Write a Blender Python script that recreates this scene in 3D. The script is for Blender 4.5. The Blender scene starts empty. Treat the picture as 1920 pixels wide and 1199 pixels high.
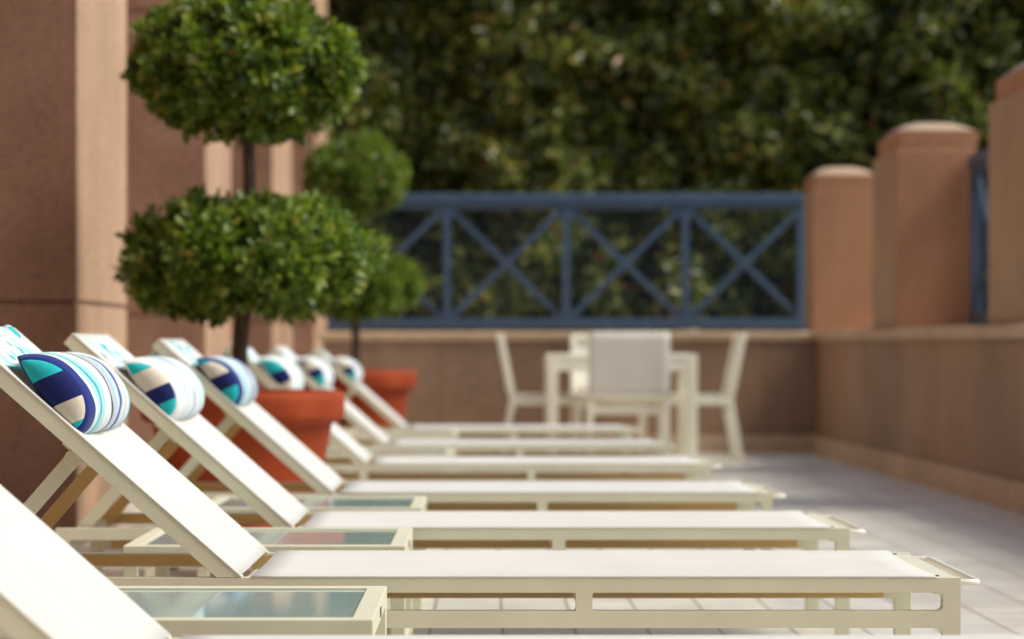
import bpy, math, random
import numpy as np
from mathutils import Vector, Matrix, noise

random.seed(7)
rng = np.random.default_rng(11)
R = math.radians
SC = bpy.context.scene
COL = SC.collection

# ------------------------------------------------------------------ layout
F = 5310.0                    # focal length in photo pixels (1920 wide)
VX, HY = 912.0, 645.0         # where level depth lines meet
CAMH = 0.72
FALL = 30.0 / F               # the terrace drains gently away from the camera
def zf(y):                    # floor height
    return -FALL * y

# ------------------------------------------------------------------ materials
def new_mat(name):
    m = bpy.data.materials.new(name)
    m.use_nodes = True
    nt = m.node_tree
    b = nt.nodes["Principled BSDF"]
    return m, nt, b

def N(nt, typ, **kw):
    n = nt.nodes.new(typ)
    for k, v in kw.items():
        setattr(n, k, v)
    return n

def coords(nt, out="Object"):
    return N(nt, "ShaderNodeTexCoord").outputs[out]

def noise_tex(nt, vec, scale, detail=4, rough=0.55):
    n = N(nt, "ShaderNodeTexNoise")
    n.inputs["Scale"].default_value = scale
    n.inputs["Detail"].default_value = detail
    n.inputs["Roughness"].default_value = rough
    nt.links.new(vec, n.inputs["Vector"])
    return n

def ramp(nt, fac, stops, interp="LINEAR"):
    r = N(nt, "ShaderNodeValToRGB")
    cr = r.color_ramp
    cr.interpolation = interp
    while len(cr.elements) > 1:
        cr.elements.remove(cr.elements[-1])
    cr.elements[0].position = stops[0][0]
    cr.elements[0].color = (*stops[0][1], 1)
    for p, c in stops[1:]:
        e = cr.elements.new(p)
        e.color = (*c, 1)
    nt.links.new(fac, r.inputs["Fac"])
    return r

def mix(nt, a, b, fac, mode="MIX"):
    n = N(nt, "ShaderNodeMix", data_type="RGBA", blend_type=mode)
    for sock, v in ((n.inputs[6], a), (n.inputs[7], b)):
        if isinstance(v, tuple):
            sock.default_value = (*v, 1)
        else:
            nt.links.new(v, sock)
    if isinstance(fac, (int, float)):
        n.inputs[0].default_value = fac
    else:
        nt.links.new(fac, n.inputs[0])
    return n.outputs[2]

def bump(nt, b, h, strength, dist=0.002):
    n = N(nt, "ShaderNodeBump")
    n.inputs["Strength"].default_value = strength
    n.inputs["Distance"].default_value = dist
    nt.links.new(h, n.inputs["Height"])
    nt.links.new(n.outputs["Normal"], b.inputs["Normal"])

def stone(name, c0, c1, c2, speck=0.5, streak=0.25, panel=0):
    m, nt, b = new_mat(name)
    co = coords(nt)
    big = noise_tex(nt, co, 1.3, 5, 0.6)
    col = ramp(nt, big.outputs["Fac"], [(0.3, c0), (0.5, c1), (0.72, c2)]).outputs["Color"]
    mp = N(nt, "ShaderNodeMapping")
    mp.inputs["Scale"].default_value = (1.6, 1.6, 0.12)
    nt.links.new(co, mp.inputs["Vector"])
    st = noise_tex(nt, mp.outputs["Vector"], 2.2, 4, 0.6)
    stc = ramp(nt, st.outputs["Fac"], [(0.3, (0.62, 0.62, 0.62)), (0.7, (1.12, 1.08, 1.04))]).outputs["Color"]
    col = mix(nt, col, stc, streak, "MULTIPLY")
    if panel:                                     # upright slabs, each a little different, with thin joints
        sep = N(nt, "ShaderNodeSeparateXYZ"); nt.links.new(co, sep.inputs[0])
        ad = N(nt, "ShaderNodeMath", operation="ADD"); nt.links.new(sep.outputs["X"], ad.inputs[0]); nt.links.new(sep.outputs["Y"], ad.inputs[1])
        dv = N(nt, "ShaderNodeMath", operation="DIVIDE"); nt.links.new(ad.outputs[0], dv.inputs[0]); dv.inputs[1].default_value = panel
        fl_ = N(nt, "ShaderNodeMath", operation="FLOOR"); nt.links.new(dv.outputs[0], fl_.inputs[0])
        wn = N(nt, "ShaderNodeTexWhiteNoise", noise_dimensions="1D"); nt.links.new(fl_.outputs[0], wn.inputs["W"])
        pc = ramp(nt, wn.outputs["Value"], [(0.0, (0.90, 0.92, 0.95)), (0.5, (1.0, 0.99, 0.98)), (1.0, (1.10, 1.03, 0.97))]).outputs["Color"]
        col = mix(nt, col, pc, 1.0, "MULTIPLY")
        fr = N(nt, "ShaderNodeMath", operation="FRACT"); nt.links.new(dv.outputs[0], fr.inputs[0])
        jc = ramp(nt, fr.outputs[0], [(0.0, (0.6, 0.57, 0.55)), (0.005, (1, 1, 1))], "CONSTANT").outputs["Color"]
        col = mix(nt, col, jc, 1.0, "MULTIPLY")
    fine = noise_tex(nt, co, 90, 3, 0.7)
    fc = ramp(nt, fine.outputs["Fac"], [(0.32, (0.45, 0.42, 0.42)), (0.5, (1, 1, 1)), (0.7, (1.25, 1.18, 1.12))]).outputs["Color"]
    col = mix(nt, col, fc, speck, "MULTIPLY")
    mid = noise_tex(nt, co, 30, 4, 0.75)
    mc = ramp(nt, mid.outputs["Fac"], [(0.3, (0.66, 0.64, 0.64)), (0.5, (1, 1, 1)), (0.68, (1.24, 1.18, 1.14))]).outputs["Color"]
    col = mix(nt, col, mc, 0.75, "MULTIPLY")
    nt.links.new(col, b.inputs["Base Color"])
    b.inputs["Roughness"].default_value = 0.62
    bump(nt, b, fine.outputs["Fac"], 0.35, 0.003)
    return m

M = {}
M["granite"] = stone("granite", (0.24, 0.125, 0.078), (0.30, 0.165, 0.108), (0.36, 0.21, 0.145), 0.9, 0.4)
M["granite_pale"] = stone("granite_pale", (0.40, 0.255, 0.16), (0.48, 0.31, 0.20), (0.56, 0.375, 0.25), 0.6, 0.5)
M["wall_stone"] = stone("wall_stone", (0.23, 0.14, 0.082), (0.28, 0.175, 0.108), (0.33, 0.215, 0.14), 0.5, 0.4, 1.25)
M["cap_stone"] = stone("cap_stone", (0.42, 0.30, 0.19), (0.47, 0.34, 0.22), (0.53, 0.39, 0.26), 0.4, 0.25)
M["terracotta_stone"] = stone("terracotta_stone", (0.35, 0.16, 0.075), (0.40, 0.19, 0.095), (0.45, 0.225, 0.12), 0.4, 0.35)

M["pier_side"] = stone("pier_side", (0.31, 0.20, 0.112), (0.36, 0.24, 0.138), (0.42, 0.28, 0.165), 0.4, 0.4)

def paint(name, c, rough=0.42, var=0.06):
    m, nt, b = new_mat(name)
    co = coords(nt)
    n = noise_tex(nt, co, 6, 5, 0.6)
    lo = tuple(x * (1 - var) for x in c)
    hi = tuple(min(1, x * (1 + var)) for x in c)
    nt.links.new(ramp(nt, n.outputs["Fac"], [(0.3, lo), (0.7, hi)]).outputs["Color"], b.inputs["Base Color"])
    b.inputs["Roughness"].default_value = rough
    f = noise_tex(nt, co, 700, 2, 0.5)
    bump(nt, b, f.outputs["Fac"], 0.06, 0.001)
    return m
M["cream"] = paint("cream_powder_coat", (0.66, 0.645, 0.49))
M["chair_paint"] = paint("pale_chair_paint", (0.87, 0.85, 0.71))
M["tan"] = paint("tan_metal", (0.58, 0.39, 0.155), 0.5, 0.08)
M["blue"] = paint("blue_paint", (0.040, 0.078, 0.136), 0.5, 0.1)
M["white_rod"] = paint("white_rod", (0.8, 0.78, 0.7), 0.3, 0.03)
M["dark"] = paint("dark_rubber", (0.03, 0.03, 0.03), 0.7, 0.1)

def fabric(name, col=None, stripes=None, weave=1400, transl=0.0, rough=0.9, width=0.6):
    m, nt, b = new_mat(name)
    co = coords(nt)
    if stripes:
        sep = N(nt, "ShaderNodeSeparateXYZ")
        nt.links.new(co, sep.inputs[0])
        ma = N(nt, "ShaderNodeMath", operation="MULTIPLY_ADD")
        nt.links.new(sep.outputs["Y"], ma.inputs[0])
        ma.inputs[1].default_value = -1.0 / width        # near side (local +y) = 0
        ma.inputs[2].default_value = 0.5
        c = ramp(nt, ma.outputs[0], stripes, "CONSTANT").outputs["Color"]
    else:
        n = noise_tex(nt, co, 5, 4)
        c = ramp(nt, n.outputs["Fac"], [(0.3, tuple(x * 0.94 for x in col)), (0.7, col)]).outputs["Color"]
        if "sling" in name:                      # stitched side hems
            sep = N(nt, "ShaderNodeSeparateXYZ"); nt.links.new(co, sep.inputs[0])
            hem = ramp(nt, sep.outputs["Y"], [(0.0, (1, 1, 1)), (0.024, (0.80, 0.80, 0.78)), (0.0262, (1, 1, 1)), (0.6538, (0.80, 0.80, 0.78)), (0.656, (1, 1, 1))], "CONSTANT").outputs["Color"]
            c = mix(nt, c, hem, 1.0, "MULTIPLY")
    nt.links.new(c, b.inputs["Base Color"])
    b.inputs["Roughness"].default_value = rough
    b.inputs["Specular IOR Level"].default_value = 0.2
    b.inputs["Sheen Weight"].default_value = 0.1
    w = N(nt, "ShaderNodeTexChecker")
    w.inputs["Scale"].default_value = weave
    nt.links.new(co, w.inputs["Vector"])
    wr = noise_tex(nt, co, 22, 3, 0.5)
    add = N(nt, "ShaderNodeMath", operation="MULTIPLY_ADD")
    nt.links.new(w.outputs["Fac"], add.inputs[0])
    add.inputs[1].default_value = 0.15
    nt.links.new(wr.outputs["Fac"], add.inputs[2])
    bump(nt, b, add.outputs[0], 0.25, 0.002)
    if transl:
        out = nt.nodes["Material Output"]
        t = N(nt, "ShaderNodeBsdfTranslucent")
        nt.links.new(c, t.inputs["Color"])
        ms = N(nt, "ShaderNodeMixShader")
        ms.inputs[0].default_value = transl
        nt.links.new(b.outputs[0], ms.inputs[1])
        nt.links.new(t.outputs[0], ms.inputs[2])
        nt.links.new(ms.outputs[0], out.inputs["Surface"])
    return m
WHITE = (0.82, 0.82, 0.80)
M["sling"] = fabric("white_sling", (0.815, 0.815, 0.785), None, 500, 0.3, 0.75)
M["chair_sling"] = fabric("chair_sling", (0.94, 0.915, 0.82), None, 500, 0.08, 0.75)
TEAL = (0.015, 0.42, 0.46); NAVY = (0.008, 0.014, 0.10); BEIGE = (0.60, 0.55, 0.46); BLUE = (0.008, 0.075, 0.38)
MINT = (0.33, 0.62, 0.66); GREY = (0.42, 0.43, 0.45); WH = (0.66, 0.685, 0.69)
for k, c in (("teal", TEAL), ("navy", NAVY), ("beige", BEIGE)):
    M[k] = fabric(k + "_cloth", c)
BODY = [(0.05, WH), (0.09, MINT), (0.14, (0.01, 0.33, 0.36)), (0.175, MINT), (0.27, WH), (0.335, (0.58, 0.66, 0.66)), (0.36, WH), (0.40, NAVY), (0.43, GREY), (0.50, WH), (0.515, (0.15, 0.19, 0.32)),
        (0.53, MINT), (0.58, WH), (0.62, BLUE), (0.69, (0.60, 0.57, 0.53)), (0.73, WH), (0.77, MINT), (0.79, (0.58, 0.56, 0.54)), (0.84, WH), (0.88, MINT), (0.93, BLUE), (0.97, NAVY)]
M["stripe_navy"] = fabric("striped_cloth_navy_edge", stripes=[(0.0, (0.010, 0.024, 0.17))] + BODY)
M["stripe_white"] = fabric("striped_cloth_white_edge", stripes=[(0.0, WH), (0.07, (0.6, 0.58, 0.56)), (0.09, WH), (0.15, MINT), (0.20, WH), (0.25, (0.6, 0.58, 0.56)),
        (0.29, WH), (0.34, (0.2, 0.55, 0.58)), (0.355, WH), (0.42, (0.03, 0.10, 0.40)), (0.46, WH), (0.53, MINT), (0.58, WH), (0.64, (0.58, 0.56, 0.56)), (0.67, WH), (0.75, (0.1, 0.5, 0.53)), (0.775, WH), (0.85, MINT), (0.91, WH)])
M["strap_cloth"] = fabric("strap_cloth", stripes=[(0.0, TEAL), (0.055, WH), (0.10, MINT), (0.16, WH), (0.30, TEAL), (0.325, WH), (0.42, MINT), (0.5, WH), (0.58, TEAL), (0.61, WH),
        (0.72, MINT), (0.78, WH), (0.90, TEAL), (0.94, WH)])

def terracotta():
    m, nt, b = new_mat("terracotta_clay")
    co = coords(nt)
    n = noise_tex(nt, co, 4, 6, 0.65)
    c = ramp(nt, n.outputs["Fac"], [(0.3, (0.22, 0.032, 0.008)), (0.55, (0.30, 0.047, 0.012)), (0.75, (0.35, 0.065, 0.02))]).outputs["Color"]
    st = noise_tex(nt, co, 9, 6, 0.75)
    c = mix(nt, c, (0.50, 0.30, 0.20), ramp(nt, st.outputs["Fac"], [(0.60, (0, 0, 0)), (0.80, (0.2, 0.2, 0.2))]).outputs["Color"])
    nt.links.new(c, b.inputs["Base Color"])
    b.inputs["Roughness"].default_value = 0.75
    b.inputs["Specular IOR Level"].default_value = 0.2
    f = noise_tex(nt, co, 60, 3)
    bump(nt, b, f.outputs["Fac"], 0.2, 0.003)
    return m
M["clay"] = terracotta()

def soil():
    m, nt, b = new_mat("soil")
    n = noise_tex(nt, coords(nt), 30, 5, 0.7)
    nt.links.new(ramp(nt, n.outputs["Fac"], [(0.3, (0.02, 0.013, 0.008)), (0.7, (0.07, 0.045, 0.03))]).outputs["Color"], b.inputs["Base Color"])
    b.inputs["Roughness"].default_value = 0.95
    bump(nt, b, n.outputs["Fac"], 0.8, 0.02)
    return m
M["soil"] = soil()

def bark():
    m, nt, b = new_mat("bark")
    co = coords(nt)
    mp = N(nt, "ShaderNodeMapping")
    mp.inputs["Scale"].default_value = (1, 1, 0.25)
    nt.links.new(co, mp.inputs["Vector"])
    n = noise_tex(nt, mp.outputs["Vector"], 60, 5, 0.7)
    nt.links.new(ramp(nt, n.outputs["Fac"], [(0.3, (0.045, 0.028, 0.018)), (0.7, (0.16, 0.105, 0.07))]).outputs["Color"], b.inputs["Base Color"])
    b.inputs["Roughness"].default_value = 0.9
    bump(nt, b, n.outputs["Fac"], 0.7, 0.006)
    return m
M["bark"] = bark()

def leaf(name, stops, rough=0.4, transl=0.3, tr_gain=1.6, spec=0.5):
    m, nt, b = new_mat(name)
    g = N(nt, "ShaderNodeNewGeometry")
    c = ramp(nt, g.outputs["Random Per Island"], stops).outputs["Color"]
    nt.links.new(c, b.inputs["Base Color"])
    b.inputs["Roughness"].default_value = rough
    b.inputs["Specular IOR Level"].default_value = spec
    t = N(nt, "ShaderNodeBsdfTranslucent")
    tc = mix(nt, c, (tr_gain, tr_gain * 1.1, tr_gain * 0.4), 1.0, "MULTIPLY")
    nt.links.new(tc, t.inputs["Color"])
    ms = N(nt, "ShaderNodeMixShader")
    ms.inputs[0].default_value = transl
    nt.links.new(b.outputs[0], ms.inputs[1])
    nt.links.new(t.outputs[0], ms.inputs[2])
    nt.links.new(ms.outputs[0], nt.nodes["Material Output"].inputs["Surface"])
    return m
M["topiary_leaf"] = leaf("topiary_leaf", [(0.0, (0.04, 0.085, 0.014)), (0.35, (0.10, 0.165, 0.022)), (0.7, (0.175, 0.245, 0.036)), (0.97, (0.27, 0.31, 0.055)), (0.985, (0.26, 0.18, 0.035))], 0.36)
M["hedge_leaf"] = leaf("hedge_leaf", [(0.0, (0.022, 0.032, 0.008)), (0.45, (0.115, 0.145, 0.026)), (0.75, (0.215, 0.255, 0.045)), (0.95, (0.40, 0.40, 0.10)), (0.98, (0.32, 0.14, 0.03))], 0.22, 0.3, 1.3, 0.6)

def glass_top():
    m, nt, b = new_mat("frosted_teal_glass")
    co = coords(nt)
    n = noise_tex(nt, co, 3, 3)
    nt.links.new(ramp(nt, n.outputs["Fac"], [(0.3, (0.34, 0.48, 0.46)), (0.7, (0.40, 0.54, 0.52))]).outputs["Color"], b.inputs["Base Color"])
    b.inputs["Roughness"].default_value = 0.06
    b.inputs["Specular IOR Level"].default_value = 0.5
    return m
M["glass"] = glass_top()

def tiles():
    m, nt, b = new_mat("floor_tiles")
    co = coords(nt)
    mp = N(nt, "ShaderNodeMapping")
    mp.inputs["Location"].default_value = (0.15, 0.05, 0)
    nt.links.new(co, mp.inputs["Vector"])
    br = N(nt, "ShaderNodeTexBrick", offset=0.0, offset_frequency=1)
    br.inputs["Scale"].default_value = 1.0
    br.inputs["Brick Width"].default_value = 0.193
    br.inputs["Row Height"].default_value = 0.193
    br.inputs["Mortar Size"].default_value = 0.0045
    br.inputs["Mortar Smooth"].default_value = 0.2
    br.inputs["Bias"].default_value = 0.0
    br.inputs["Color1"].default_value = (0.74, 0.71, 0.63, 1)
    br.inputs["Color2"].default_value = (0.63, 0.60, 0.53, 1)
    br.inputs["Mortar"].default_value = (0.27, 0.22, 0.17, 1)
    nt.links.new(mp.outputs["Vector"], br.inputs["Vector"])
    n = noise_tex(nt, co, 2.0, 6, 0.65)
    d = ramp(nt, n.outputs["Fac"], [(0.3, (0.82, 0.81, 0.80)), (0.65, (1.04, 1.04, 1.04))]).outputs["Color"]
    c = mix(nt, br.outputs["Color"], d, 0.8, "MULTIPLY")
    nt.links.new(c, b.inputs["Base Color"])
    rr = ramp(nt, n.outputs["Fac"], [(0.3, (0.28, 0.28, 0.28)), (0.7, (0.42, 0.42, 0.42))])
    nt.links.new(rr.outputs["Color"], b.inputs["Roughness"])
    bump(nt, b, br.outputs["Fac"], -0.4, 0.003)
    return m
M["tiles"] = tiles()

# ------------------------------------------------------------------ mesh building
class MB:
    def __init__(s):
        s.v, s.f, s.mi = [], [], []
    def add(s, vs, fs, mi=0):
        o = len(s.v)
        s.v += [tuple(p) for p in vs]
        s.f += [tuple(i + o for i in f) for f in fs]
        s.mi += [mi] * len(fs)
    def box(s, x0, x1, y0, y1, z0, z1, mi=0):
        vs = [(x, y, z) for z in (z0, z1) for y in (y0, y1) for x in (x0, x1)]
        s.add(vs, [(0, 2, 3, 1), (4, 5, 7, 6), (0, 1, 5, 4), (2, 6, 7, 3), (0, 4, 6, 2), (1, 3, 7, 5)], mi)
    def beam(s, a, b, w, h, side=(0, 1, 0), mi=0):
        """rectangular bar from a to b; w along SIDE, h across"""
        a, b, sd = Vector(a), Vector(b), Vector(side).normalized()
        d = (b - a).normalized()
        sd = (sd - d * sd.dot(d)).normalized()
        u = d.cross(sd)
        vs = []
        for p in (a, b):
            for i, j in ((-1, -1), (1, -1), (1, 1), (-1, 1)):
                vs.append(p + sd * (i * w / 2) + u * (j * h / 2))
        s.add(vs, [(3, 2, 1, 0), (4, 5, 6, 7), (0, 1, 5, 4), (1, 2, 6, 5), (2, 3, 7, 6), (3, 0, 4, 7)], mi)
    def path(s, pts, rad, n=10, mi=0):
        pts = [Vector(p) for p in pts]
        rad = rad if isinstance(rad, (list, tuple)) else [rad] * len(pts)
        o = len(s.v); up = Vector((0, 0.3, 1)).normalized()
        for i, p in enumerate(pts):
            t = (pts[min(i + 1, len(pts) - 1)] - pts[max(i - 1, 0)]).normalized()
            a = t.cross(up)
            if a.length < 0.05: a = t.cross(Vector((1, 0, 0)))
            a.normalize(); c = a.cross(t)
            for k in range(n):
                q = p + (a * math.cos(2 * math.pi * k / n) + c * math.sin(2 * math.pi * k / n)) * rad[i]
                s.v.append(tuple(q))
        for i in range(len(pts) - 1):
            for k in range(n):
                s.f.append((o + i * n + k, o + i * n + (k + 1) % n, o + (i + 1) * n + (k + 1) % n, o + (i + 1) * n + k)); s.mi.append(mi)
        s.f.append(tuple(o + k for k in range(n))[::-1]); s.mi.append(mi)
        e = o + (len(pts) - 1) * n
        s.f.append(tuple(e + k for k in range(n))); s.mi.append(mi)
    def lathe(s, prof, n=48, mi=0):
        o = len(s.v)
        for r, z in prof:
            for k in range(n):
                s.v.append((r * math.cos(2 * math.pi * k / n), r * math.sin(2 * math.pi * k / n), z))
        for i in range(len(prof) - 1):
            for k in range(n):
                s.f.append((o + i * n + k, o + i * n + (k + 1) % n, o + (i + 1) * n + (k + 1) % n, o + (i + 1) * n + k)); s.mi.append(mi)
    def grid(s, rows, mi=0):
        o = len(s.v); m = len(rows[0])
        for r in rows: s.v += [tuple(p) for p in r]
        for i in range(len(rows) - 1):
            for j in range(m - 1):
                s.f.append((o + i * m + j, o + i * m + j + 1, o + (i + 1) * m + j + 1, o + (i + 1) * m + j))
                s.mi.append(mi if not callable(mi) else mi(i, j))
    def fillet(s, x, z, sx, sz, r, y0, y1, mi=0):
        """concave corner web at (x, z) opening towards (sx, sz)"""
        pts = [(x, z)] + [(x + sx * r * (1 - math.cos(t)), z + sz * r * (1 - math.sin(t))) for t in [k * math.pi / 12 for k in range(7)]]
        n = len(pts)
        vs = [(px, y0, pz) for px, pz in pts] + [(px, y1, pz) for px, pz in pts]
        fs = [tuple(range(n)), tuple(range(n, 2 * n))[::-1]] + [(i, (i + 1) % n + n - n, (i + 1) % n + n, i + n) for i in range(n)]
        if sx * sz > 0: fs = [f[::-1] for f in fs]
        s.add(vs, fs, mi)
    def build(s, name, mats, parent=None, bevel=0.0, smooth=False, seg=2):
        me = bpy.data.meshes.new(name)
        me.from_pydata(s.v, [], s.f)
        for m in (mats if isinstance(mats, list) else [mats]): me.materials.append(m)
        me.polygons.foreach_set("material_index", s.mi)
        if smooth: me.polygons.foreach_set("use_smooth", [True] * len(s.f))
        me.update()
        o = bpy.data.objects.new(name, me)
        COL.objects.link(o)
        if parent is not None: o.parent = parent
        if bevel:
            b = o.modifiers.new("bevel", "BEVEL"); b.width = bevel; b.segments = seg; b.limit_method = "ANGLE"; b.angle_limit = R(35)
            b.harden_normals = False
        return o

def tag(o, label=None, cat=None, group=None, kind=None):
    if label: o["label"] = label
    if cat: o["category"] = cat
    if group: o["group"] = group
    if kind: o["kind"] = kind
    return o
def empty(name, loc, rz=0.0):
    o = bpy.data.objects.new(name, None); COL.objects.link(o)
    o.location = loc; o.rotation_euler = (0, 0, rz); o.empty_display_size = 0.1
    return o
def copy_tree(o, parent=None):
    c = o.copy(); COL.objects.link(c)
    c.parent = parent
    for ch in [x for x in SC.objects if x.parent == o]: copy_tree(ch, c)
    return c

# ------------------------------------------------------------------ setting
def sheet(name, x0, x1, y0, y1, z, mat, nx=1, ny=1, slope=True):
    b = MB()
    rows = [[(x0 + (x1 - x0) * i / nx, y0 + (y1 - y0) * j / ny, (zf(y0 + (y1 - y0) * j / ny) if slope else 0) + z) for i in range(nx + 1)] for j in range(ny + 1)]
    b.grid(rows)
    return b.build(name, mat)
tag(sheet("ground", -400, 400, -400, 400, -0.6, M["soil"], slope=False), kind="structure")
fl = MB()
fl.grid([[(-6, -6, zf(-6)), (3.3, -6, zf(-6))], [(-6, 29.5, zf(29.5)), (3.3, 29.5, zf(29.5))]])
fl.grid([[(-6, 29.5, zf(29.5)), (3.3, 29.5, zf(29.5))], [(-6, 29.5, -0.7), (3.3, 29.5, -0.7)]])
tag(fl.build("terrace_floor", M["tiles"]), "pale square tiled terrace floor", kind="structure")

# building: four granite pilasters stepping back along the left
bl = tag(empty("building", (-1.6, 11.08, 0)), "brown granite building front with a row of square pilasters along the left", "building")
BH = 7.0
w = MB(); w.box(-1.4, -0.9, -20, 24, -0.6, BH); w.build("wall", M["granite"], bl)
w = MB(); w.box(-1.39, 10.0, -17.5, -16.2, -0.6, 9.0); w.build("unseen_shade_wall", M["granite"], bl)  # added wall behind the camera, unseen, dims skylight on nearby faces
def pilaster(y0, y1, first=False):
    b = MB()
    yy0, yy1 = y0 - 11.08, y1 - 11.08
    g = 0.008
    b.box(-0.899, 0, yy0, yy1, -0.6, 0.882 - g)
    b.box(-0.899, -0.012, yy0 + 0.012, yy1 - 0.012, 0.882 - g, 0.882 + g)
    b.box(-0.899, 0, yy0, yy1, 0.882 + g, 2.62 - g)
    b.box(-0.899, -0.012, yy0 + 0.012, yy1 - 0.012, 2.62 - g, 2.62 + g)
    b.box(-0.899, 0, yy0, yy1, 2.62 + g, BH)
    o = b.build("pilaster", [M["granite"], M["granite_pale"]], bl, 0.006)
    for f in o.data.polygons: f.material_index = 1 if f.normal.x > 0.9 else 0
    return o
for y0, y1 in ((0.9, 2.5), (6.0, 7.6), (11.08, 12.6), (16.15, 17.75), (21.2, 23.3), (26.4, 28.4)):
    pilaster(y0, y1)

# low walls round the terrace
WT = 0.815          # cap top (level)
DW = 21.85          # front of the back wall
XW = 2.54           # face of the right wall
def low_wall(name, label, x0, x1, y0, y1, face):
    t = tag(empty(name, ((x0 + x1) / 2, (y0 + y1) / 2, 0)), label, "wall", "low stone walls round the terrace")
    cx, cy = t.location.x, t.location.y
    def bx(part, a, b_, c, d, e, f, m, bev=0.006):
        q = MB(); q.box(a - cx, b_ - cx, c - cy, d - cy, e, f); q.build(part, m, t, bev)
    bx("wall_face", x0, x1 + (0.033 if face == "y" else 0), y0, y1, -0.6, WT - 0.075, M["wall_stone"])
    o = 0.032
    if face == "y":
        bx("cap", x0 - o, x1, y0 - o, y1 + o, WT - 0.075, WT, M["cap_stone"], 0.018)
        q = MB(); vs = [(x - cx, y - cy, (zf(y) if z < 1 else zf(y) + 0.14)) for z in (0, 1) for y in (y0 - 0.04, y0 - 0.001) for x in (x0 - 0.04, x1)]
        q.add(vs, [(0, 2, 3, 1), (4, 5, 7, 6), (0, 1, 5, 4), (2, 6, 7, 3), (0, 4, 6, 2), (1, 3, 7, 5)])
        q.build("skirting", M["cap_stone"], t, 0.005)
    else:
        bx("cap", x0 - o, x1 + o, y0, y1, WT - 0.074, WT + 0.001, M["cap_stone"], 0.018)
        q = MB()
        ye = DW - 0.0415
        vs = [(x - cx, y - cy, zf(y) + (0.141 if z else 0)) for z in (0, 1) for y in (y0, ye) for x in (x0 - 0.04, x0 - 0.001)]
        q.add(vs, [(0, 2, 3, 1), (4, 5, 7, 6), (0, 1, 5, 4), (2, 6, 7, 3), (0, 4, 6, 2), (1, 3, 7, 5)])
        q.build("skirting", M["cap_stone"], t, 0.005)
    return t
low_wall("terrace_wall", "low brown stone wall behind the dining table under the blue railing", -1.263, XW - 0.034, DW, DW + 0.55, "y")
low_wall("terrace_wall", "long low brown stone wall on the right carrying the stepped piers", XW, XW + 0.62, 0.5, 23.3, "x")

# piers on the right wall
def pier(name, label, y0, y1):
    t = tag(empty(name, (2.575, y0, WT + 0.001)), label, "pier", "terracotta stone piers on the right wall")
    W, L = 0.50, y1 - y0
    H = 1.135
    s = MB(); s.box(0, W, 0, L, 0, H); o = s.build("shaft", [M["terracotta_stone"], M["pier_side"]], t, 0.012)
    for f in o.data.polygons: f.material_index = 1 if abs(f.normal.x) > 0.9 else 0
    c = MB()                       # capstone with a domed top
    nx, ny = 22, 30; hb = 0.105
    def top(u, v):
        a = max(0.0, 1 - abs(2 * u - 1) ** 3.4); b = max(0.0, 1 - abs(2 * v - 1) ** 2.4)
        return hb + 0.078 * (a ** 0.8) * (b ** 0.9)
    xa, xb, ya, yb = 0.035, W + 0.02, 0.012, L - 0.035
    def us(n): return [0.5 - 0.5 * math.cos(math.pi * i / n) for i in range(n + 1)]
    U, V = us(nx), us(ny)
    c.grid([[(xa + (xb - xa) * u, ya + (yb - ya) * v, H + 0.008 + top(u, v)) for u in U] for v in V], 1)  # dome in a paler stone, sunlight on the top put into its colour
    ring = [(xa + (xb - xa) * u, ya) for u in U] + [(xb, ya + (yb - ya) * v) for v in V[1:]] + [(xa + (xb - xa) * u, yb) for u in U[-2::-1]] + [(xa, ya + (yb - ya) * v) for v in V[-2::-1]]
    c.grid([[(x, y, H + 0.008) for x, y in ring], [(x, y, H + 0.008 + hb) for x, y in ring]])
    c.box(xa + 0.012, xb - 0.012, ya + 0.012, yb - 0.012, H - 0.01, H + 0.02)
    o = c.build("capstone", [M["terracotta_stone"], M["cap_stone"]], t, 0)
    o.data.polygons.foreach_set("use_smooth", [i == 1 for i in c.mi])
    return t
PIERS = [(22.45, 23.25), (17.8, 18.9), (13.45, 14.54), (9.1, 10.2)]
for (a, b_), lb in zip(PIERS, ("terracotta stone pier with rounded cap in the far corner beside the blue railing", "terracotta stone pier with rounded cap, middle one of those on the right wall",
                               "tall terracotta stone pier cut off by the right edge of the photo", "terracotta stone pier on the right wall nearest the camera")):
    if b_ < 12: continue
    pier("pier", lb, a, b_)

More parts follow.
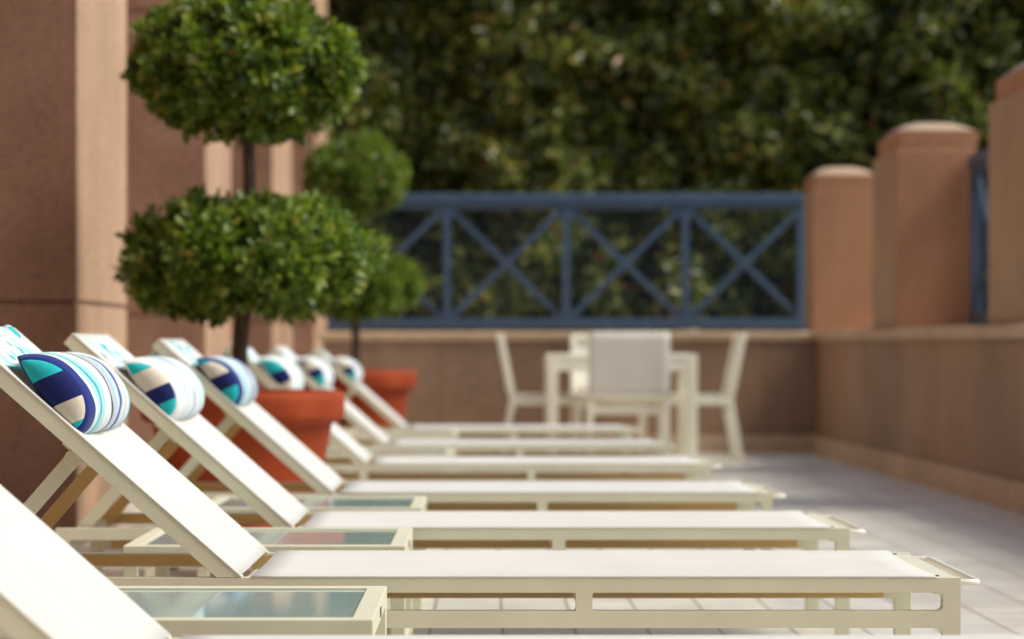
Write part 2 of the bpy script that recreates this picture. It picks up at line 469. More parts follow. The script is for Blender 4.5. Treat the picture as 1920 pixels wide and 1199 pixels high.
# railings
def railing(name, label, p0, p1, n, group="blue painted railings", left_open=False):
    p0, p1 = Vector(p0), Vector(p1)
    L = (p1 - p0).length
    ang = math.atan2(p1.y - p0.y, p1.x - p0.x)
    t = tag(empty(name, p0, ang), label, "railing", group)
    q = MB(); q.box(0, L, -0.045, 0.045, 1.0, 1.085); q.box(0, L, -0.03, 0.03, 0.965, 1.0); q.build("top_rail", M["blue"], t, 0.012)
    q = MB(); q.box(0, L, -0.04, 0.04, 0.02, 0.105); q.build("bottom_rail", M["blue"], t, 0.006)
    pitch = L / n
    for i in range(n + 1):
        x = min(max(i * pitch, 0.03), L - 0.03)
        q = MB(); q.box(x - 0.03, x + 0.03, -0.03, 0.03, 0.0 if i in (0, n) else 0.105, 0.965); q.build("post", M["blue"], t, 0.004)
        if 0 < i < n:
            for z, sg in ((0.965, -1), (0.105, 1)):
                g = MB()
                vs = [(x + dx, y, z + dz) for y in (-0.016, 0.016) for dx, dz in ((-0.10, 0), (0.10, 0), (0.035, sg * 0.085), (-0.035, sg * 0.085))]
                fs = [(0, 1, 2, 3), (7, 6, 5, 4), (0, 4, 5, 1), (1, 5, 6, 2), (2, 6, 7, 3), (3, 7, 4, 0)]
                g.add(vs, fs); g.build("gusset", M["blue"], t)
    for i in range(n):
        a, c = i * pitch + 0.05, (i + 1) * pitch - 0.05
        for (xa, za, xb, zb, y) in ((a, 0.125, c, 0.945, -0.0135), (a, 0.945, c, 0.125, 0.0135)):
            q = MB(); q.beam((xa, y, za), (xb, y, zb), 0.026, 0.046); q.build("brace", M["blue"], t, 0.003)
        q = MB(); xm, zm = (a + c) / 2, 0.535
        q.box(xm - 0.045, xm + 0.045, -0.031, 0.031, zm - 0.045, zm + 0.045); q.build("cross_plate", M["blue"], t, 0.006)
    q = MB()                                     # wire mesh infill behind the braces
    k = int(L / 0.06)
    for i in range(1, k): q.box(i * L / k - 0.0016, i * L / k + 0.0016, 0.0335, 0.0365, 0.105, 0.965)
    for j in range(1, 15): q.box(0, L, 0.0305, 0.0335, 0.105 + j * 0.057, 0.105 + j * 0.057 + 0.0032)
    q.build("wire_mesh", M["blue"], t)
    return t
railing("railing", "long blue cross braced railing on the back wall before the hedge", (-1.25, DW + 0.42, WT), (2.50, DW + 0.42, WT), 4)
railing("railing", "blue railing end glimpsed between two piers on the right wall", (3.065, 14.56, WT + 0.001), (3.065, 17.78, WT + 0.001), 3)

# ------------------------------------------------------------------ foliage helpers
def leaves_mesh(name, P, D, Nrm, Ln, Wd, mat, parent=None, fold=0.25, curl=0.12):
    """P roots, D leaf direction, Nrm leaf normal (arrays n x 3), Ln / Wd lengths and half widths"""
    n = len(P)
    D = D / np.linalg.norm(D, axis=1, keepdims=True)
    Nn = Nrm - D * np.sum(Nrm * D, axis=1, keepdims=True)
    Nn /= np.maximum(np.linalg.norm(Nn, axis=1, keepdims=True), 1e-6)
    S = np.cross(D, Nn)
    L = Ln[:, None]; W = Wd[:, None]
    vs = np.empty((n, 6, 3))
    vs[:, 0] = P
    vs[:, 1] = P + D * L * 0.38 + S * W * 0.72 + Nn * W * fold
    vs[:, 2] = P + D * L * 0.74 + S * W * 0.92 + Nn * W * fold
    vs[:, 3] = P + D * L - Nn * L * curl
    vs[:, 4] = P + D * L * 0.74 - S * W * 0.92 + Nn * W * fold
    vs[:, 5] = P + D * L * 0.38 - S * W * 0.72 + Nn * W * fold
    base = (np.arange(n) * 6)[:, None]
    loops = np.concatenate([base + np.array([[0, 1, 2, 3]]), base + np.array([[0, 3, 4, 5]])], axis=1).reshape(-1)
    me = bpy.data.meshes.new(name)
    me.vertices.add(n * 6); me.vertices.foreach_set("co", vs.reshape(-1))
    me.loops.add(n * 8); me.loops.foreach_set("vertex_index", loops.astype(np.int32))
    me.polygons.add(n * 2)
    me.polygons.foreach_set("loop_start", np.arange(0, n * 8, 4, dtype=np.int32))
    me.materials.append(mat)
    me.update(calc_edges=True); me.validate()
    o = bpy.data.objects.new(name, me); COL.objects.link(o)
    if parent is not None: o.parent = parent
    return o
def unit(n):
    v = rng.normal(size=(n, 3)); return v / np.linalg.norm(v, axis=1, keepdims=True)

def crown(parent, c, rx, rz, nros, mat, seed, leafl=0.058, flat=0.75):
    """clipped ball: rosettes of leaves at twig tips over lumpy clumps"""
    rs = np.random.default_rng(seed)
    nc = 58                                      # clumps spread over the clipped ball
    gi = np.arange(nc) + 0.5
    ph = np.arccos(1 - 2 * gi / nc); th = math.pi * (1 + 5 ** 0.5) * gi
    cd = np.stack([np.cos(th) * np.sin(ph), np.sin(th) * np.sin(ph), np.cos(ph)], axis=1) + 0.14 * rs.normal(size=(nc, 3))
    cd /= np.linalg.norm(cd, axis=1, keepdims=True)
    crad = 0.80 + 0.11 * rs.random(nc) + np.array([0.12 * noise.noise(Vector(q) * 2.1 + Vector((seed * 3.1, 0, 0))) for q in cd])
    rz2 = np.where(cd[:, 2] > 0, rz, rz * flat)
    cc = cd * np.stack([np.full(nc, rx), np.full(nc, rx), rz2], axis=1) * crad[:, None]
    which = rs.integers(0, nc, nros)
    d = rs.normal(size=(nros, 3)); d /= np.linalg.norm(d, axis=1, keepdims=True)
    d = d + cd[which] * 0.55; d /= np.linalg.norm(d, axis=1, keepdims=True)
    cr_ = (0.085 + 0.035 * rs.random(nc))[which] * np.where(rs.random(nros) < 0.25, 0.55, 1.0) * (0.9 + 0.2 * rs.random(nros))
    tips = cc[which] + d * cr_[:, None] * np.array([1, 1, 0.8]) + np.array(c)
    axis = d * 0.8 + cd[which] * 0.4; axis /= np.linalg.norm(axis, axis=1, keepdims=True)
    axis = axis + 0.45 * rs.normal(size=axis.shape) + np.array([0, 0, 0.25]); axis /= np.linalg.norm(axis, axis=1, keepdims=True)
    k = 9
    ang = (np.arange(k) * 2.4)[None, :] + rs.random((nros, 1)) * 6.28
    ref = np.cross(axis, np.array([0.3, 0.5, 0.81])); ref /= np.linalg.norm(ref, axis=1, keepdims=True)
    ref2 = np.cross(axis, ref)
    elev = np.linspace(0.25, 1.15, k)[None, :] + 0.2 * rs.normal(size=(nros, k))
    side = ref[:, None, :] * np.cos(ang)[..., None] + ref2[:, None, :] * np.sin(ang)[..., None]
    D = side * np.cos(elev)[..., None] + axis[:, None, :] * np.sin(elev)[..., None]
    Nm = axis[:, None, :] * np.cos(elev)[..., None] - side * np.sin(elev)[..., None] + 0.25 * rs.normal(size=D.shape)
    back = np.linspace(0.045, 0.0, k)[None, :, None]
    P = tips[:, None, :] - axis[:, None, :] * back
    n = nros * k
    Ln = leafl * (0.7 + 0.5 * rs.random(n)); 
    return leaves_mesh("crown", P.reshape(n, 3), D.reshape(n, 3), Nm.reshape(n, 3), Ln, Ln * 0.23, mat, parent)

# ------------------------------------------------------------------ topiary trees and pots
def pot_profile():
    return [(0.0, 0.0), (0.235, 0.0), (0.245, 0.012), (0.262, 0.10), (0.288, 0.24), (0.318, 0.40), (0.334, 0.485), (0.338, 0.497), (0.362, 0.502), (0.376, 0.512), (0.381, 0.53),
            (0.384, 0.585), (0.381, 0.608), (0.368, 0.621), (0.348, 0.622), (0.333, 0.612), (0.328, 0.56), (0.322, 0.50)]
POTS = [("large terracotta pot with thick rim behind the third and before the fourth lounger", 10.62, -0.914, 0.972), ("terracotta pot with thick rim half hidden behind the farthest lounger", 18.72, -0.845, 1.045)]
pot0 = None
for lb, y, x, k in POTS:
    if pot0 is None:
        pot0 = p = empty("plant_pot", (x, y, zf(y)))
        q = MB(); q.lathe(pot_profile(), 64); q.build("pot_body", M["clay"], p, 0, True)
        q = MB(); q.lathe([(0.325, 0.555), (0.25, 0.57), (0.12, 0.585), (0.0, 0.59)], 40); q.build("soil", M["soil"], p, 0, True)
    else:
        p = copy_tree(pot0); p.location = (x, y, zf(y))
    p.scale = (1, 1, k)
    tag(p, lb, "plant pot", "terracotta pots by the loungers")
tree0 = None
for i, (lb, y, x, dz) in enumerate((("two tier topiary tree with big dark green balls in the nearer terracotta pot", 10.62, -0.914, 0.0),
                                    ("blurred two tier topiary tree in the farther terracotta pot beyond the loungers", 18.72, -0.865, 0.115))):
    if tree0 is None:
        tree0 = t = empty("topiary_tree", (x, y, zf(y)))
        q = MB()
        q.path([(0, 0, 0.45), (-0.006, 0, 0.58), (-0.012, 0.0, 0.75), (0.002, 0.01, 0.90), (0.02, 0, 1.06), (0.024, 0.0, 1.22), (0.026, 0, 1.40), (0.02, 0, 1.56), (0.02, 0, 1.74), (0.02, 0, 1.95)],
               [0.038, 0.034, 0.030, 0.030, 0.029, 0.027, 0.024, 0.024, 0.018, 0.008], 12)
        for z0, rr, nb, hh in ((0.93, 0.34, 9, 0.12), (1.55, 0.30, 9, 0.2)):
            for b_ in range(nb):
                a = b_ * 2.4; r_ = rr * (0.75 + 0.3 * random.random())
                e = Vector((0.015 + math.cos(a) * r_, math.sin(a) * r_, z0 + hh + 0.10 * random.random()))
                m_ = Vector((0.015 + math.cos(a) * r_ * 0.45, math.sin(a) * r_ * 0.45, z0 + hh * 0.75))
                q.path([(0.015, 0, z0), m_, e], [0.013, 0.009, 0.004], 6)
        q.build("trunk", M["bark"], t, 0, True)
        crown(t, (0.025, 0, 1.085), 0.425, 0.195, 1350, M["topiary_leaf"], 3)
        crown(t, (0.01, 0, 1.80), 0.372, 0.245, 1400, M["topiary_leaf"], 8)
    else:
        t = copy_tree(tree0); t.location = (x, y, zf(y) + dz)
        t.rotation_euler = (0, 0, 1.9); t.scale = (0.93, 0.93, 1)
        for ch in [o for o in SC.objects if o.parent == t and o.name.startswith('crown')]:
            if max(v.co.z for v in ch.data.vertices) > 1.7: ch.scale = (0.86, 0.86, 1)
    tag(t, lb, "topiary tree", "potted topiary trees")

# ------------------------------------------------------------------ hedge
def hedge():
    h = tag(empty("hedge", (3.2, 30.6, -0.6)), "tall dense dark evergreen hedge filling the background behind the railing", "hedge")
    n = 62000
    X = rng.uniform(-6.2, 7.5, n); Z = rng.uniform(0.2, 6.6, n)
    off = np.empty(n); 
    for i in range(n):
        v = Vector((X[i] * 0.9, Z[i] * 0.9, 0.0))
        off[i] = noise.noise(v) * 0.8 + noise.noise(v * 2.6 + Vector((9, 3, 1))) * 0.6
    Y = off + rng.exponential(0.22, n)
    P = np.stack([X, Y, Z], axis=1)
    D = unit(n) * 0.8 + np.array([0, -0.45, -0.1])
    Nm = unit(n) * 0.7 + np.array([0, -0.5, 0.6])
    Ln = rng.uniform(0.09, 0.17, n)
    leaves_mesh("foliage", P, D, Nm, Ln, Ln * 0.25, M["hedge_leaf"], h)
    q = MB()
    for i in range(26):
        x = -6 + i * 0.52 + random.uniform(-0.1, 0.1)
        pts = [(x, 0.75, 0)]
        for k in range(1, 8): pts.append((x + random.uniform(-0.25, 0.25), 0.75 + random.uniform(-0.2, 0.2), k * 0.85))
        q.path(pts, [0.06 - 0.006 * k for k in range(8)], 6)
    q.build("stems", M["bark"], h, 0, True)
    q = MB()                                     # twiggy heart as one sheet, coloured dark for the shade inside
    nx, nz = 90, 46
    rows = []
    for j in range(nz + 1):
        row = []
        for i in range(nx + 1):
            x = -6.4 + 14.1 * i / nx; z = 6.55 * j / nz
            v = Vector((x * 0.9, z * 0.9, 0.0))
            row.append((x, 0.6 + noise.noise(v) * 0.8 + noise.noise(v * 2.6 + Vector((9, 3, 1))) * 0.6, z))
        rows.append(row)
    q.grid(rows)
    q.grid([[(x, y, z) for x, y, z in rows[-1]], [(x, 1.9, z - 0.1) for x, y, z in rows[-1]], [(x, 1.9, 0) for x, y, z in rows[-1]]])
    q.build("dark_core", M["dark_core"], h)
def dark_core_mat():
    m, nt, b = new_mat("dark_core")  # near-black backing colour, stands for shade between the leaves
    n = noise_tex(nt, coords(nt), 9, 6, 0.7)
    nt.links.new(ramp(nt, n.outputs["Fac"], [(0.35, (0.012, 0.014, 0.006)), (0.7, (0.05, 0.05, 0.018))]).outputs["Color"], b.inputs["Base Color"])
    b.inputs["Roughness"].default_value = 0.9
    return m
M["dark_core"] = dark_core_mat()
hedge()

# ------------------------------------------------------------------ sun loungers  (local: x to the foot, y away from the camera, z up; y=0 near side)
LW = 0.68
XF, XH, XB = 0.926, -0.475, -1.08       # foot end, hinge, head end
ZT = 0.296
BA = R(41.3); BL = 0.745
UX = Vector((-math.cos(BA), 0, math.sin(BA)))      # up along the backrest
UN = Vector((math.sin(BA), 0, math.cos(BA)))       # its outward normal
HP = Vector((XH, 0, ZT + 0.004))
def make_lounger():
    t = empty("sun_lounger", (0, 0, 0))
    tk = 0.032
    for y0, y1 in ((0, tk), (LW - tk, LW)):
        q = MB()
        q.box(XB, XF, y0, y1, 0.267, ZT)                          # upper rail
        q.box(XB + 0.034, XF - 0.034, y0, y1, 0.198, 0.231)       # lower rail
        cuts = [XB + 0.034, -0.51, -0.478, 0.175, 0.207, XF - 0.034]
        for a, c in ((-0.51, -0.478), (0.175, 0.207)):
            q.box(a, c, y0, y1, 0.231, 0.267)
        r = 0.012
        for x, sx in ((XB + 0.034, 1), (-0.51, -1), (-0.478, 1), (0.175, -1), (0.207, 1), (XF - 0.034, -1)):
            r = 0.011 if abs(x) > 0.6 else 0.005
            q.fillet(x, 0.231, sx, 1, r, y0 + 0.0004, y1 - 0.0004); q.fillet(x, 0.267, sx, -1, r, y0 + 0.0004, y1 - 0.0004)
        for x, sx in ((XB + 0.034, 1), (XF - 0.034, -1)):
            q.fillet(x, 0.198, sx, -1, 0.016, y0 + 0.0004, y1 - 0.0004)
        q.build("side_rail", M["cream"], t)
        for a in (XB, XF - 0.034):
            g = MB(); g.box(a, a + 0.034, y0, y1, 0.012, 0.267); lg = g.build("leg", M["cream"], t)
            g = MB(); g.box(a + 0.003, a + 0.031, y0 + 0.003, y1 - 0.003, 0.0, 0.012); g.build("foot_cap", M["dark"], lg)
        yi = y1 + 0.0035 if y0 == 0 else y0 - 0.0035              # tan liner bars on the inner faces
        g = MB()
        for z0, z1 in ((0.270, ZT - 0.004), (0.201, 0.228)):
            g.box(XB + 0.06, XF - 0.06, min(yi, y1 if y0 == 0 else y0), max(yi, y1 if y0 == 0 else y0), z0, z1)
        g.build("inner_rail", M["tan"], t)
    for a, c, z0, z1 in ((XF - 0.05, XF - 0.002, 0.262, ZT - 0.001), (XB + 0.002, XB + 0.034, 0.235, 0.262), (-0.506, -0.482, 0.235, 0.262), (0.178, 0.204, 0.235, 0.26)):
        q = MB(); q.box(a, c, tk, LW - tk, z0, z1); q.build("cross_bar", M["cream"], t, 0.0025)
    q = MB()                                                       # deck sling, sagging a touch between the rails
    rows = []
    nx, ny = 24, 14
    def across():                                                  # stations over the width: wrapped edge, flat on the rail, sagging span
        st = [(-0.0012, -0.0036, 0), (-0.0012, -0.0008, 0), (-0.0004, 0.0, 0), (0.004, 0.0, 0), (tk, 0.0, 0)]
        st += [(tk + (LW - 2 * tk) * k / 12, 0.0, math.sin(math.pi * k / 12) ** 0.8) for k in range(1, 12)]
        return st + [(LW - y, v, 0) for y, v, _ in st[4::-1]]
    for i in range(nx + 1):
        x = XH + 0.016 + (XF - 0.048 - XH - 0.016) * i / nx
        e = math.sin(math.pi * i / nx)
        rows.append([(x, y, ZT + 0.004 + v - 0.010 * g * (0.3 + 0.7 * e)) for y, v, g in across()])
    q.grid(rows)
    s = q.build("deck_sling", M["sling"], t, 0, True)
    sm = s.modifiers.new("thick", "SOLIDIFY"); sm.thickness = 0.0025; sm.offset = 1
    for y in (0.052, LW - 0.052):
        q = MB(); q.path([(XF - 0.038, y, ZT - 0.004), (XF - 0.038, y, ZT + 0.0012)], 0.0045, 12); q.build("screw", M["dark"], t)
    q = MB()                                                       # U shaped foot handle
    zz = ZT - 0.012; e = XF + 0.04; r = 0.0068
    pts = [(XF - 0.01, 0.035, zz), (e - 0.012, 0.035, zz), (e - 0.003, 0.039, zz), (e, 0.048, zz)]
    pts += [(e, LW - 0.048, zz), (e - 0.003, LW - 0.039, zz), (e - 0.012, LW - 0.035, zz), (XF - 0.01, LW - 0.035, zz)]
    q.path(pts, r, 12); q.build("handle", M["white_rod"], t, 0, True)
    # backrest
    def bp(u, y, v): return HP + UX * u + Vector((0, y, 0)) + UN * v
    bk = MB()
    for y in (0.017, LW - 0.017):
        pr = [bp(0.0, 0, -0.003), bp(BL, 0, -0.003), bp(BL, 0, -0.037), bp(0.037, 0, -0.037), bp(0.0, 0, -0.0045)]
        vs = [p + Vector((0, y + d, 0)) for d in (-0.0165, 0.0165) for p in pr]
        bk.add(vs, [(0, 1, 2, 3, 4), (9, 8, 7, 6, 5)] + [(k, k + 5, (k + 1) % 5 + 5, (k + 1) % 5) for k in range(5)])
    for u in (0.02, 0.40, BL - 0.016):
        vm = -0.031 if u == 0.40 else -0.022
        bk.beam(bp(u, 0.034, vm), bp(u, LW - 0.034, vm), 0.026, 0.022, UX)
    b = bk.build("backrest", M["cream"], t, 0.003)
    q = MB(); rows = []
    for i in range(17):
        u = 0.004 + (BL - 0.006) * i / 16
        rows.append([bp(u, y, -0.002 + v - 0.010 * g * math.sin(math.pi * i / 16) ** 0.6) for y, v, g in across()])
    q.grid(rows); s = q.build("backrest_sling", M["sling"], b, 0, True)
    sm = s.modifiers.new("thick", "SOLIDIFY"); sm.thickness = 0.0025; sm.offset = -1
    us, ue = 0.405, None
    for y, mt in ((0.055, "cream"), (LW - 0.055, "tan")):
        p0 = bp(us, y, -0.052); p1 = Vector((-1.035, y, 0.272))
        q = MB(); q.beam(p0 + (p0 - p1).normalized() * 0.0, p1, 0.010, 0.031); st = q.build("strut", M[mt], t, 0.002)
        q = MB(); q.path([p0 - Vector((0, 0.02, 0)), p0 + Vector((0, 0.02, 0))], 0.0165, 20); q.build("pivot", M["cream"], st, 0.002)
        q = MB(); q.beam(bp(us - 0.035, y, -0.041), bp(us + 0.035, y, -0.041), 0.03, 0.009); q.build("bracket", M["cream"], b, 0.001)
    q = MB(); q.path([(-1.035, 0.045, 0.272), (-1.035, LW - 0.045, 0.272)], 0.008, 10); q.build("stop_bar", M["cream"], t, 0, True)
    return t
LG = "white sling sun loungers in a row"
LN = [(3.62, 0.0, "nearest white sun lounger, cut off at the bottom left of the photo"),
      (5.53, 0.0, "sharply focused white sun lounger under the biggest navy edged striped pillow"),
      (7.15, -0.008, "second pillowed white sun lounger, its pillow edged in white"),
      (9.05, -0.012, "white sun lounger just before the nearer terracotta pot"),
      (11.55, -0.008, "white sun lounger just behind the nearer terracotta pot"),
      (14.15, -0.022, "second farthest white sun lounger, between the two terracotta pots"),
      (17.5, -0.02, "farthest white sun lounger, its foot end beside the dining chairs")]
proto = make_lounger()
for i, (y, x, lb) in enumerate(LN):
    o = proto if i == 0 else copy_tree(proto)
    o.location = (x, y, zf(y + 0.34))
    o.rotation_euler = (0, 0, R((0, 0, 0.25, -0.3, 0.3, -0.2, 0.35)[i]))
    tag(o, lb, "sun lounger", LG)

# ------------------------------------------------------------------ pillows
PL, PT, PW = 0.205, 0.066, 0.63       # along the backrest, thickness, across
PTILT = R(9)
def ptop(t):
    q = t + 0.05 * math.sin(math.pi * t) * -1
    return PT * max(0.0, 1 - abs(2 * q - 1) ** 2.3) ** 0.62
def tilt(u, y, v):
    u = u - 0.30 * max(v, 0.0)                   # the stuffing slumps downhill
    return (u * math.cos(PTILT) - v * math.sin(PTILT), y, u * math.sin(PTILT) + v * math.cos(PTILT) + 0.004)
def make_pillow(idx, bounds, cols, edge, label, strap_w, tlt):
    p = empty("pillow", (0, 0, 0))
    nu, ny = 28, 44
    ts = [0.5 - 0.5 * math.cos(math.pi * k / nu) for k in range(nu + 1)]
    loop = [(t, ptop(t)) for t in ts] + [(t, -0.015 * math.sin(math.pi * t) ** 0.8) for t in ts[-2:0:-1]]
    def section(y, k):
        mid = 1 - abs(2 * y / PW) ** 4
        out = []
        for t, v in loop:
            nz = noise.noise(Vector((t * 2.5, y * 8 + idx * 5, v * 12))) * 0.006 + noise.noise(Vector((t * 6.0, y * 20 + idx * 7, v * 25))) * 0.0022
            vv = v * (1 + 0.16 * mid) + (nz * mid if v > 0.01 else 0)
            out.append((PL * (0.5 + (t - 0.5) * k), y + noise.noise(Vector((t * 3, y * 8, idx))) * 0.002 * mid, 0.022 + (vv - 0.022) * k))
        return out
    stations = [(0.5 * PW + 0.001, 0.83), (0.5 * PW - 0.0005, 0.88), (0.5 * PW - 0.006, 0.92), (0.5 * PW - 0.016, 0.948), (0.5 * PW - 0.028, 0.965)]
    inner = [(PW * (0.5 - j / ny), 1.0 - 0.038 * abs(1 - 2 * j / ny) ** 3) for j in range(3, ny - 2)]
    stations = stations + inner + [(-y, k) for y, k in stations[::-1]]
    rows = [section(y, k) for y, k in stations]
    body = MB(); body.grid([[tilt(*q) for q in r + [r[0]]] for r in rows])
    body.build("cushion_body", M["stripe_navy" if edge == "navy" else "stripe_white"], p, 0, True)
    # patchwork end panels, slightly puffed
    for sgn in (1, -1):
        row = rows[0] if sgn == 1 else rows[-1]
        top_, bot_ = row[:nu + 1], [row[0]] + row[:nu:-1] + [row[nu]]
        def at(line, x):
            for a, b_ in zip(line[:-1], line[1:]):
                if a[0] - 1e-9 <= x <= b_[0] + 1e-9:
                    w_ = (x - a[0]) / max(b_[0] - a[0], 1e-9); return a[2] + (b_[2] - a[2]) * w_
            return line[-1][2] if x > line[-1][0] else line[0][2]
        x0, x1 = top_[0][0], top_[-1][0]
        tb = sorted(set([0.0, 0.006, 0.02, 0.98, 0.994, 1.0] + [k / 24 for k in range(25)] + [1 - x for x in bounds]))
        def colour(i, j, tb=tb):
            tm = 1 - (tb[i] + tb[i + 1]) / 2
            for k, bb in enumerate(bounds):
                if tm < bb: return k
            return len(bounds)
        q = MB(); R_ = []
        nv = 12; ye = row[0][1]
        for t in tb:
            x = x0 + (x1 - x0) * t
            za, zb = at(bot_, x), at(top_, x)
            line = []
            for k in range(nv + 1):
                w_ = k / nv
                e = max(0.0, 4 * w_ * (1 - w_)) ** 0.6 * max(0.0, 4 * t * (1 - t)) ** 0.5
                rim = (1 - e)
                puck = 0.0016 * math.sin(t * 60 + idx * 2 + w_ * 3) * min(1, e * 4) * rim
                line.append(tilt(x, ye + sgn * (0.017 * e + puck), za + (zb - za) * w_))
            R_.append(line)
        q.grid(R_, colour)
        q.build("end_panel", [M[c] for c in cols], p, 0, True)
    # cloth strap over the head of the backrest
    q = MB(); R_ = []
    u_top = BL - 0.427; n = 30
    sw = strap_w
    d0 = 0.165
    for i in range(n + 1):
        d = d0 + (u_top - d0 + 0.12) * i / n
        line = []
        for j in range(41):
            w_ = j / 40 - 0.5
            amp = 0.010 * math.sin(math.pi * min(1, i / n * 1.2)) + 0.002
            wob = noise.noise(Vector((w_ * 9 + idx * 3, i * 0.16, 0.5))) * amp + abs(noise.noise(Vector((w_ * 20 + idx * 3, i * 0.3, 3.5)))) * amp * 1.3
            lift = 0.003 + max(0.0, wob) + 0.030 * max(0.0, 1 - i / 6) ** 1.5
            y = w_ * PW * sw * (1 - 0.12 * math.sin(math.pi * i / n)) + noise.noise(Vector((i * 0.3, w_ * 2, idx))) * 0.012
            if d <= u_top:
                line.append((d, y, lift))
            else:                                    # round the top bar and down behind
                a = min((d - u_top) / 0.03, 1.0) * math.pi / 2
                extra = max(0.0, d - u_top - 0.03)
                r_ = 0.004 + lift
                line.append((u_top + r_ * math.sin(a), y, lift - r_ + r_ * math.cos(a) - extra))
        R_.append(line)
    q.grid(R_)
    s = q.build("strap", M["strap_cloth"], p, 0, True)
    sm = s.modifiers.new("thick", "SOLIDIFY"); sm.thickness = 0.003; sm.offset = 1
    tag(p, label, "pillow", "striped head pillows on the loungers")
    return p
PS = [(1, (0.30, 0.66, 0.93), ("teal", "navy", "beige", "teal"), "navy", "largest striped pillow in focus, navy rim, teal, navy and beige end panel", 0.96, 0.0),
      (2, (0.20, 0.52, 0.78), ("teal", "beige", "navy", "teal"), "white", "white rimmed striped pillow with small teal tip, beige, navy and teal end", 0.80, -0.012),
      (3, (0.08, 0.40, 0.70), ("teal", "beige", "navy", "teal"), "navy", "navy rimmed striped pillow above the left part of the nearer pot", 0.80, -0.006),
      (4, (0.42, 0.75, 0.96), ("teal", "navy", "beige", "teal"), "white", "white striped pillow peeking just over the nearer pot rim, teal on top", 0.75, 0.0),
      (5, (0.12, 0.42, 0.68), ("navy", "beige", "navy", "teal"), "white", "second farthest striped pillow, beige over navy over teal end", 0.75, 0.0),
      (6, (0.40, 0.68, 0.97), ("beige", "navy", "teal", "beige"), "white", "farthest and smallest striped pillow, against the farther terracotta pot", 0.75, 0.0)]
rot = Matrix((UX, (0, -1, 0), UN)).transposed().to_4x4()
for (i, bd, cols, edge, lb, sw, dx) in PS:
    y, x, _ = LN[i]
    p = make_pillow(i, bd, cols, edge, lb, sw, 0)
    base = Vector((x, y + LW / 2, zf(y + 0.34))) + HP + UX * (0.422 + dx) - UN * 0.011
    p.matrix_world = Matrix.Translation(base) @ rot

# ------------------------------------------------------------------ side tables with glass tops
def make_side_table():
    t = empty("side_table", (0, 0, 0))
    S, h = 0.64, 0.30
    fw = 0.036
    q = MB()
    for a in ((0, S, 0, fw), (0, S, S - fw, S), (0, fw, fw, S - fw), (S - fw, S, fw, S - fw)):
        q.box(a[0], a[1], a[2], a[3], h - 0.034, h)
    q.build("top_frame", M["cream"], t, 0.002)
    q = MB(); q.box(fw + 0.002, S - fw - 0.002, fw + 0.002, S - fw - 0.002, h - 0.012, h - 0.004); q.build("glass_top", M["glass"], t)
    for x in (0, S - 0.034):
        for y in (0, S - 0.034):
            q = MB(); q.box(x + 0.0005, x + 0.0335, y + 0.0005, y + 0.0335, 0, h - 0.034); q.build("leg", M["cream"], t, 0.002)
    for x in (0.006, S - 0.028):
        q = MB(); q.box(x, x + 0.022, 0.034, S - 0.034, 0.04, 0.062); q.build("stretcher", M["cream"], t, 0.002)
    q = MB(); q.box(S - 0.002, S + 0.0012, 0.30, 0.34, h - 0.026, h - 0.01); q.build("slot", M["dark"], t)
    return t
TS = [(4.6, -0.184, "glass topped side table before the focused lounger, at the bottom of the photo"), (6.42, -0.184, "glass topped side table between the two nearest pillowed loungers"),
      (8.06, -0.184, "glass topped side table before the lounger at the nearer pot"), (12.7, -0.15, "blurred side table behind the lounger that stands after the nearer pot"),
      (16.3, -0.17, "farthest side table, just before the farthest lounger")]
st0 = make_side_table()
for i, (y, xr, lb) in enumerate(TS):
    o = st0 if i == 0 else copy_tree(st0)
    o.location = (xr - 0.64, y, zf(y + 0.32))
    tag(o, lb, "side table", "glass topped side tables between the loungers")

# ------------------------------------------------------------------ dining set
def make_chair():                         # faces +x, origin under the seat centre
    t = empty("dining_chair", (0, 0, 0))
    w = 0.55
    for y in (-w / 2 + 0.017, w / 2 - 0.017):
        q = MB()
        q.beam((-0.245, y, 0.44), (-0.335, y, 0.905), 0.034, 0.042)
        q.beam((-0.245, y, 0.45), (-0.322, y, 0.0), 0.0336, 0.0415); q.build("rear_leg", M["chair_paint"], t, 0.004)
        q = MB(); q.box(0.20, 0.24, y - 0.017, y + 0.017, 0, 0.40); q.build("front_leg", M["chair_paint"], t, 0.004)
    q = MB()
    for y in (-w / 2 + 0.017, w / 2 - 0.017): q.box(-0.235, 0.24, y - 0.0168, y + 0.0168, 0.40, 0.45)
    q.box(0.20, 0.2399, -w / 2 + 0.034, w / 2 - 0.034, 0.401, 0.449); q.box(-0.265, -0.23, -w / 2 + 0.034, w / 2 - 0.034, 0.35, 0.40)
    q.build("seat_frame", M["chair_paint"], t, 0.003)
    q = MB(); rows = []
    for i in range(11):
        x = -0.215 + 0.445 * i / 10
        rows.append([(x, -w / 2 + 0.006 + (w - 0.012) * j / 10, 0.462 - 0.012 * math.sin(math.pi * j / 10) * math.sin(math.pi * i / 10)) for j in range(11)])
    q.grid(rows); s = q.build("seat", M["chair_sling"], t, 0, True)
    sm = s.modifiers.new("thick", "SOLIDIFY"); sm.thickness = 0.009; sm.offset = -1
    q = MB(); rows = []
    for i in range(9):
        z = 0.475 + 0.435 * i / 8
        x = -0.245 - 0.09 * (z - 0.44) / 0.465
        rows.append([(x - 0.024 - 0.006 * math.sin(math.pi * j / 10), -w / 2 + 0.003 + (w - 0.006) * j / 10, z) for j in range(11)])
    q.grid(rows); s = q.build("backrest", M["chair_sling"], t, 0, True)
    sm = s.modifiers.new("thick", "SOLIDIFY"); sm.thickness = 0.005; sm.offset = 0
    q = MB(); q.box(-0.352, -0.318, -w / 2 + 0.034, w / 2 - 0.034, 0.872, 0.904); q.build("top_bar", M["chair_paint"], t, 0.004)
    return t
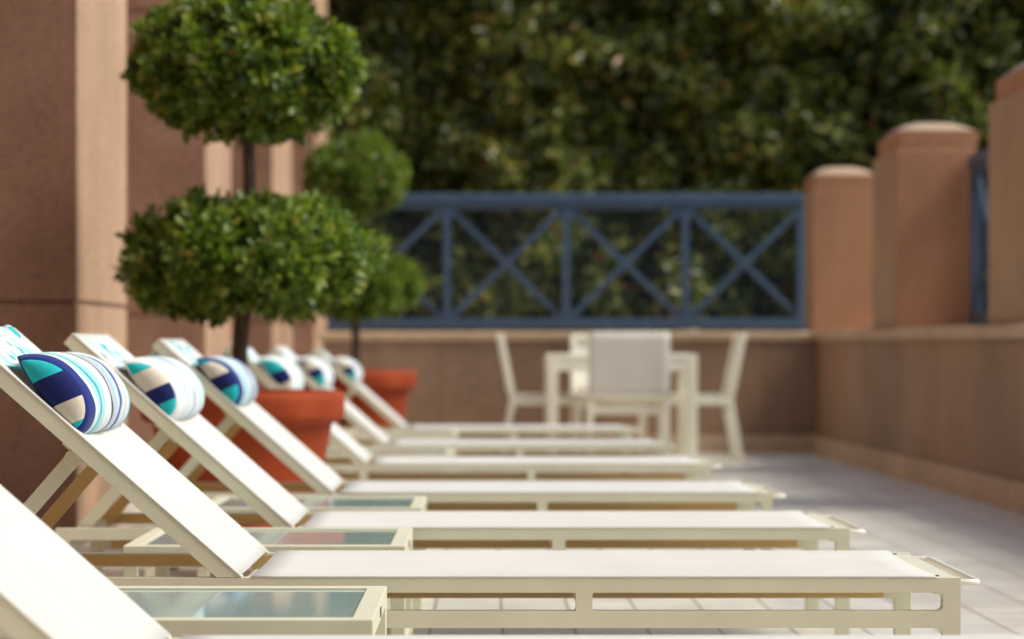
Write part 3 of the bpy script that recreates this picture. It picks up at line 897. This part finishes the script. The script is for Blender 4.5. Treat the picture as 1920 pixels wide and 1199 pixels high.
def dining_table(x, y):
    t = tag(empty("dining_table", (x, y, zf(y))), "square cream dining table standing among four sling chairs", "table")
    S = 1.05; h = 0.76
    q = MB(); q.box(-S / 2, S / 2, -S / 2, S / 2, h - 0.03, h); q.build("tabletop", M["chair_paint"], t, 0.006)
    q = MB()
    for a in ((-1, 0), (1, 0), (0, -1), (0, 1)):
        if a[0]: q.box(a[0] * (S / 2 - 0.02) - 0.012, a[0] * (S / 2 - 0.02) + 0.012, -S / 2 + 0.07, S / 2 - 0.07, h - 0.115, h - 0.03)
        else: q.box(-S / 2 + 0.07, S / 2 - 0.07, a[1] * (S / 2 - 0.02) - 0.012, a[1] * (S / 2 - 0.02) + 0.012, h - 0.115, h - 0.03)
    q.build("apron", M["chair_paint"], t, 0.003)
    for sx in (-1, 1):
        for sy in (-1, 1):
            cx, cy = sx * (S / 2 - 0.036), sy * (S / 2 - 0.036)
            q = MB(); q.box(cx - 0.035, cx + 0.035, cy - 0.035, cy + 0.035, 0, h - 0.03); q.build("leg", M["chair_paint"], t, 0.004)
    return t
TX, TY = 0.955, 20.38
dining_table(TX, TY)
c0 = make_chair()
for i, (x, y, a, lb) in enumerate(((TX - 0.52, TY, 0, "cream sling chair at the left side of the dining table, seen side on"),
                                   (TX + 0.53, TY - 0.02, math.pi, "cream sling chair at the right side of the dining table, seen side on"),
                                   (0.965, 19.46, math.pi / 2, "cream sling chair with its back to the camera, before the dining table"),
                                   (0.915, 21.22, -math.pi / 2, "cream sling chair at the far side of the dining table, mostly hidden"))):
    o = c0 if i == 0 else copy_tree(c0)
    o.location = (x, y, zf(y)); o.rotation_euler = (0, 0, a)
    tag(o, lb, "dining chair", "cream sling chairs round the dining table")

# ------------------------------------------------------------------ light
SUN_EL, SUN_AZ = R(50), R(101)            # azimuth measured from +Y towards +X
sd = Vector((math.sin(SUN_AZ) * math.cos(SUN_EL), math.cos(SUN_AZ) * math.cos(SUN_EL), math.sin(SUN_EL)))
sun = bpy.data.lights.new("sun", "SUN"); sun.energy = 2.1; sun.angle = R(24); sun.color = (1.0, 0.95, 0.86)
so = bpy.data.objects.new("sun", sun); COL.objects.link(so)
so.rotation_euler = (-sd).to_track_quat("-Z", "Y").to_euler(); so.location = (8, 12, 20)
wd = bpy.data.worlds.new("World"); SC.world = wd; wd.use_nodes = True
nt = wd.node_tree
sk = nt.nodes.new("ShaderNodeTexSky"); sk.sky_type = "NISHITA"; sk.sun_disc = False
sk.sun_elevation = SUN_EL; sk.sun_rotation = SUN_AZ
sk.air_density = 1.0; sk.dust_density = 2.5; sk.ozone_density = 0.6
bg = nt.nodes["Background"]; bg.inputs["Strength"].default_value = 0.15
tint = nt.nodes.new("ShaderNodeMix"); tint.data_type = "RGBA"; tint.blend_type = "MULTIPLY"; tint.inputs[0].default_value = 1.0
nt.links.new(sk.outputs[0], tint.inputs[6]); tint.inputs[7].default_value = (1.0, 1.005, 0.92, 1)   # warm summer haze
nt.links.new(tint.outputs[2], bg.inputs["Color"])

# ------------------------------------------------------------------ camera
cam = bpy.data.cameras.new("camera"); co = bpy.data.objects.new("camera", cam); COL.objects.link(co)
co.location = (0, 0, CAMH); co.rotation_euler = (R(90), 0, 0)
cam.sensor_fit = "HORIZONTAL"; cam.sensor_width = 36.0
cam.lens = F / 1920 * 36
cam.shift_x = (960 - VX) / 1920
cam.shift_y = (HY - 599.5) / 1920
cam.clip_start = 0.05; cam.clip_end = 2000
cam.dof.use_dof = True; cam.dof.focus_distance = 5.35
cam.dof.aperture_fstop = cam.lens / 25.0
SC.camera = co
SC.view_settings.view_transform = "Standard"; SC.view_settings.look = "None"
SC.view_settings.exposure = 0.46; SC.view_settings.gamma = 1.0
SC.cycles.use_denoising = True
SC.cycles.max_bounces = 10; SC.cycles.diffuse_bounces = 5; SC.cycles.transparent_max_bounces = 8
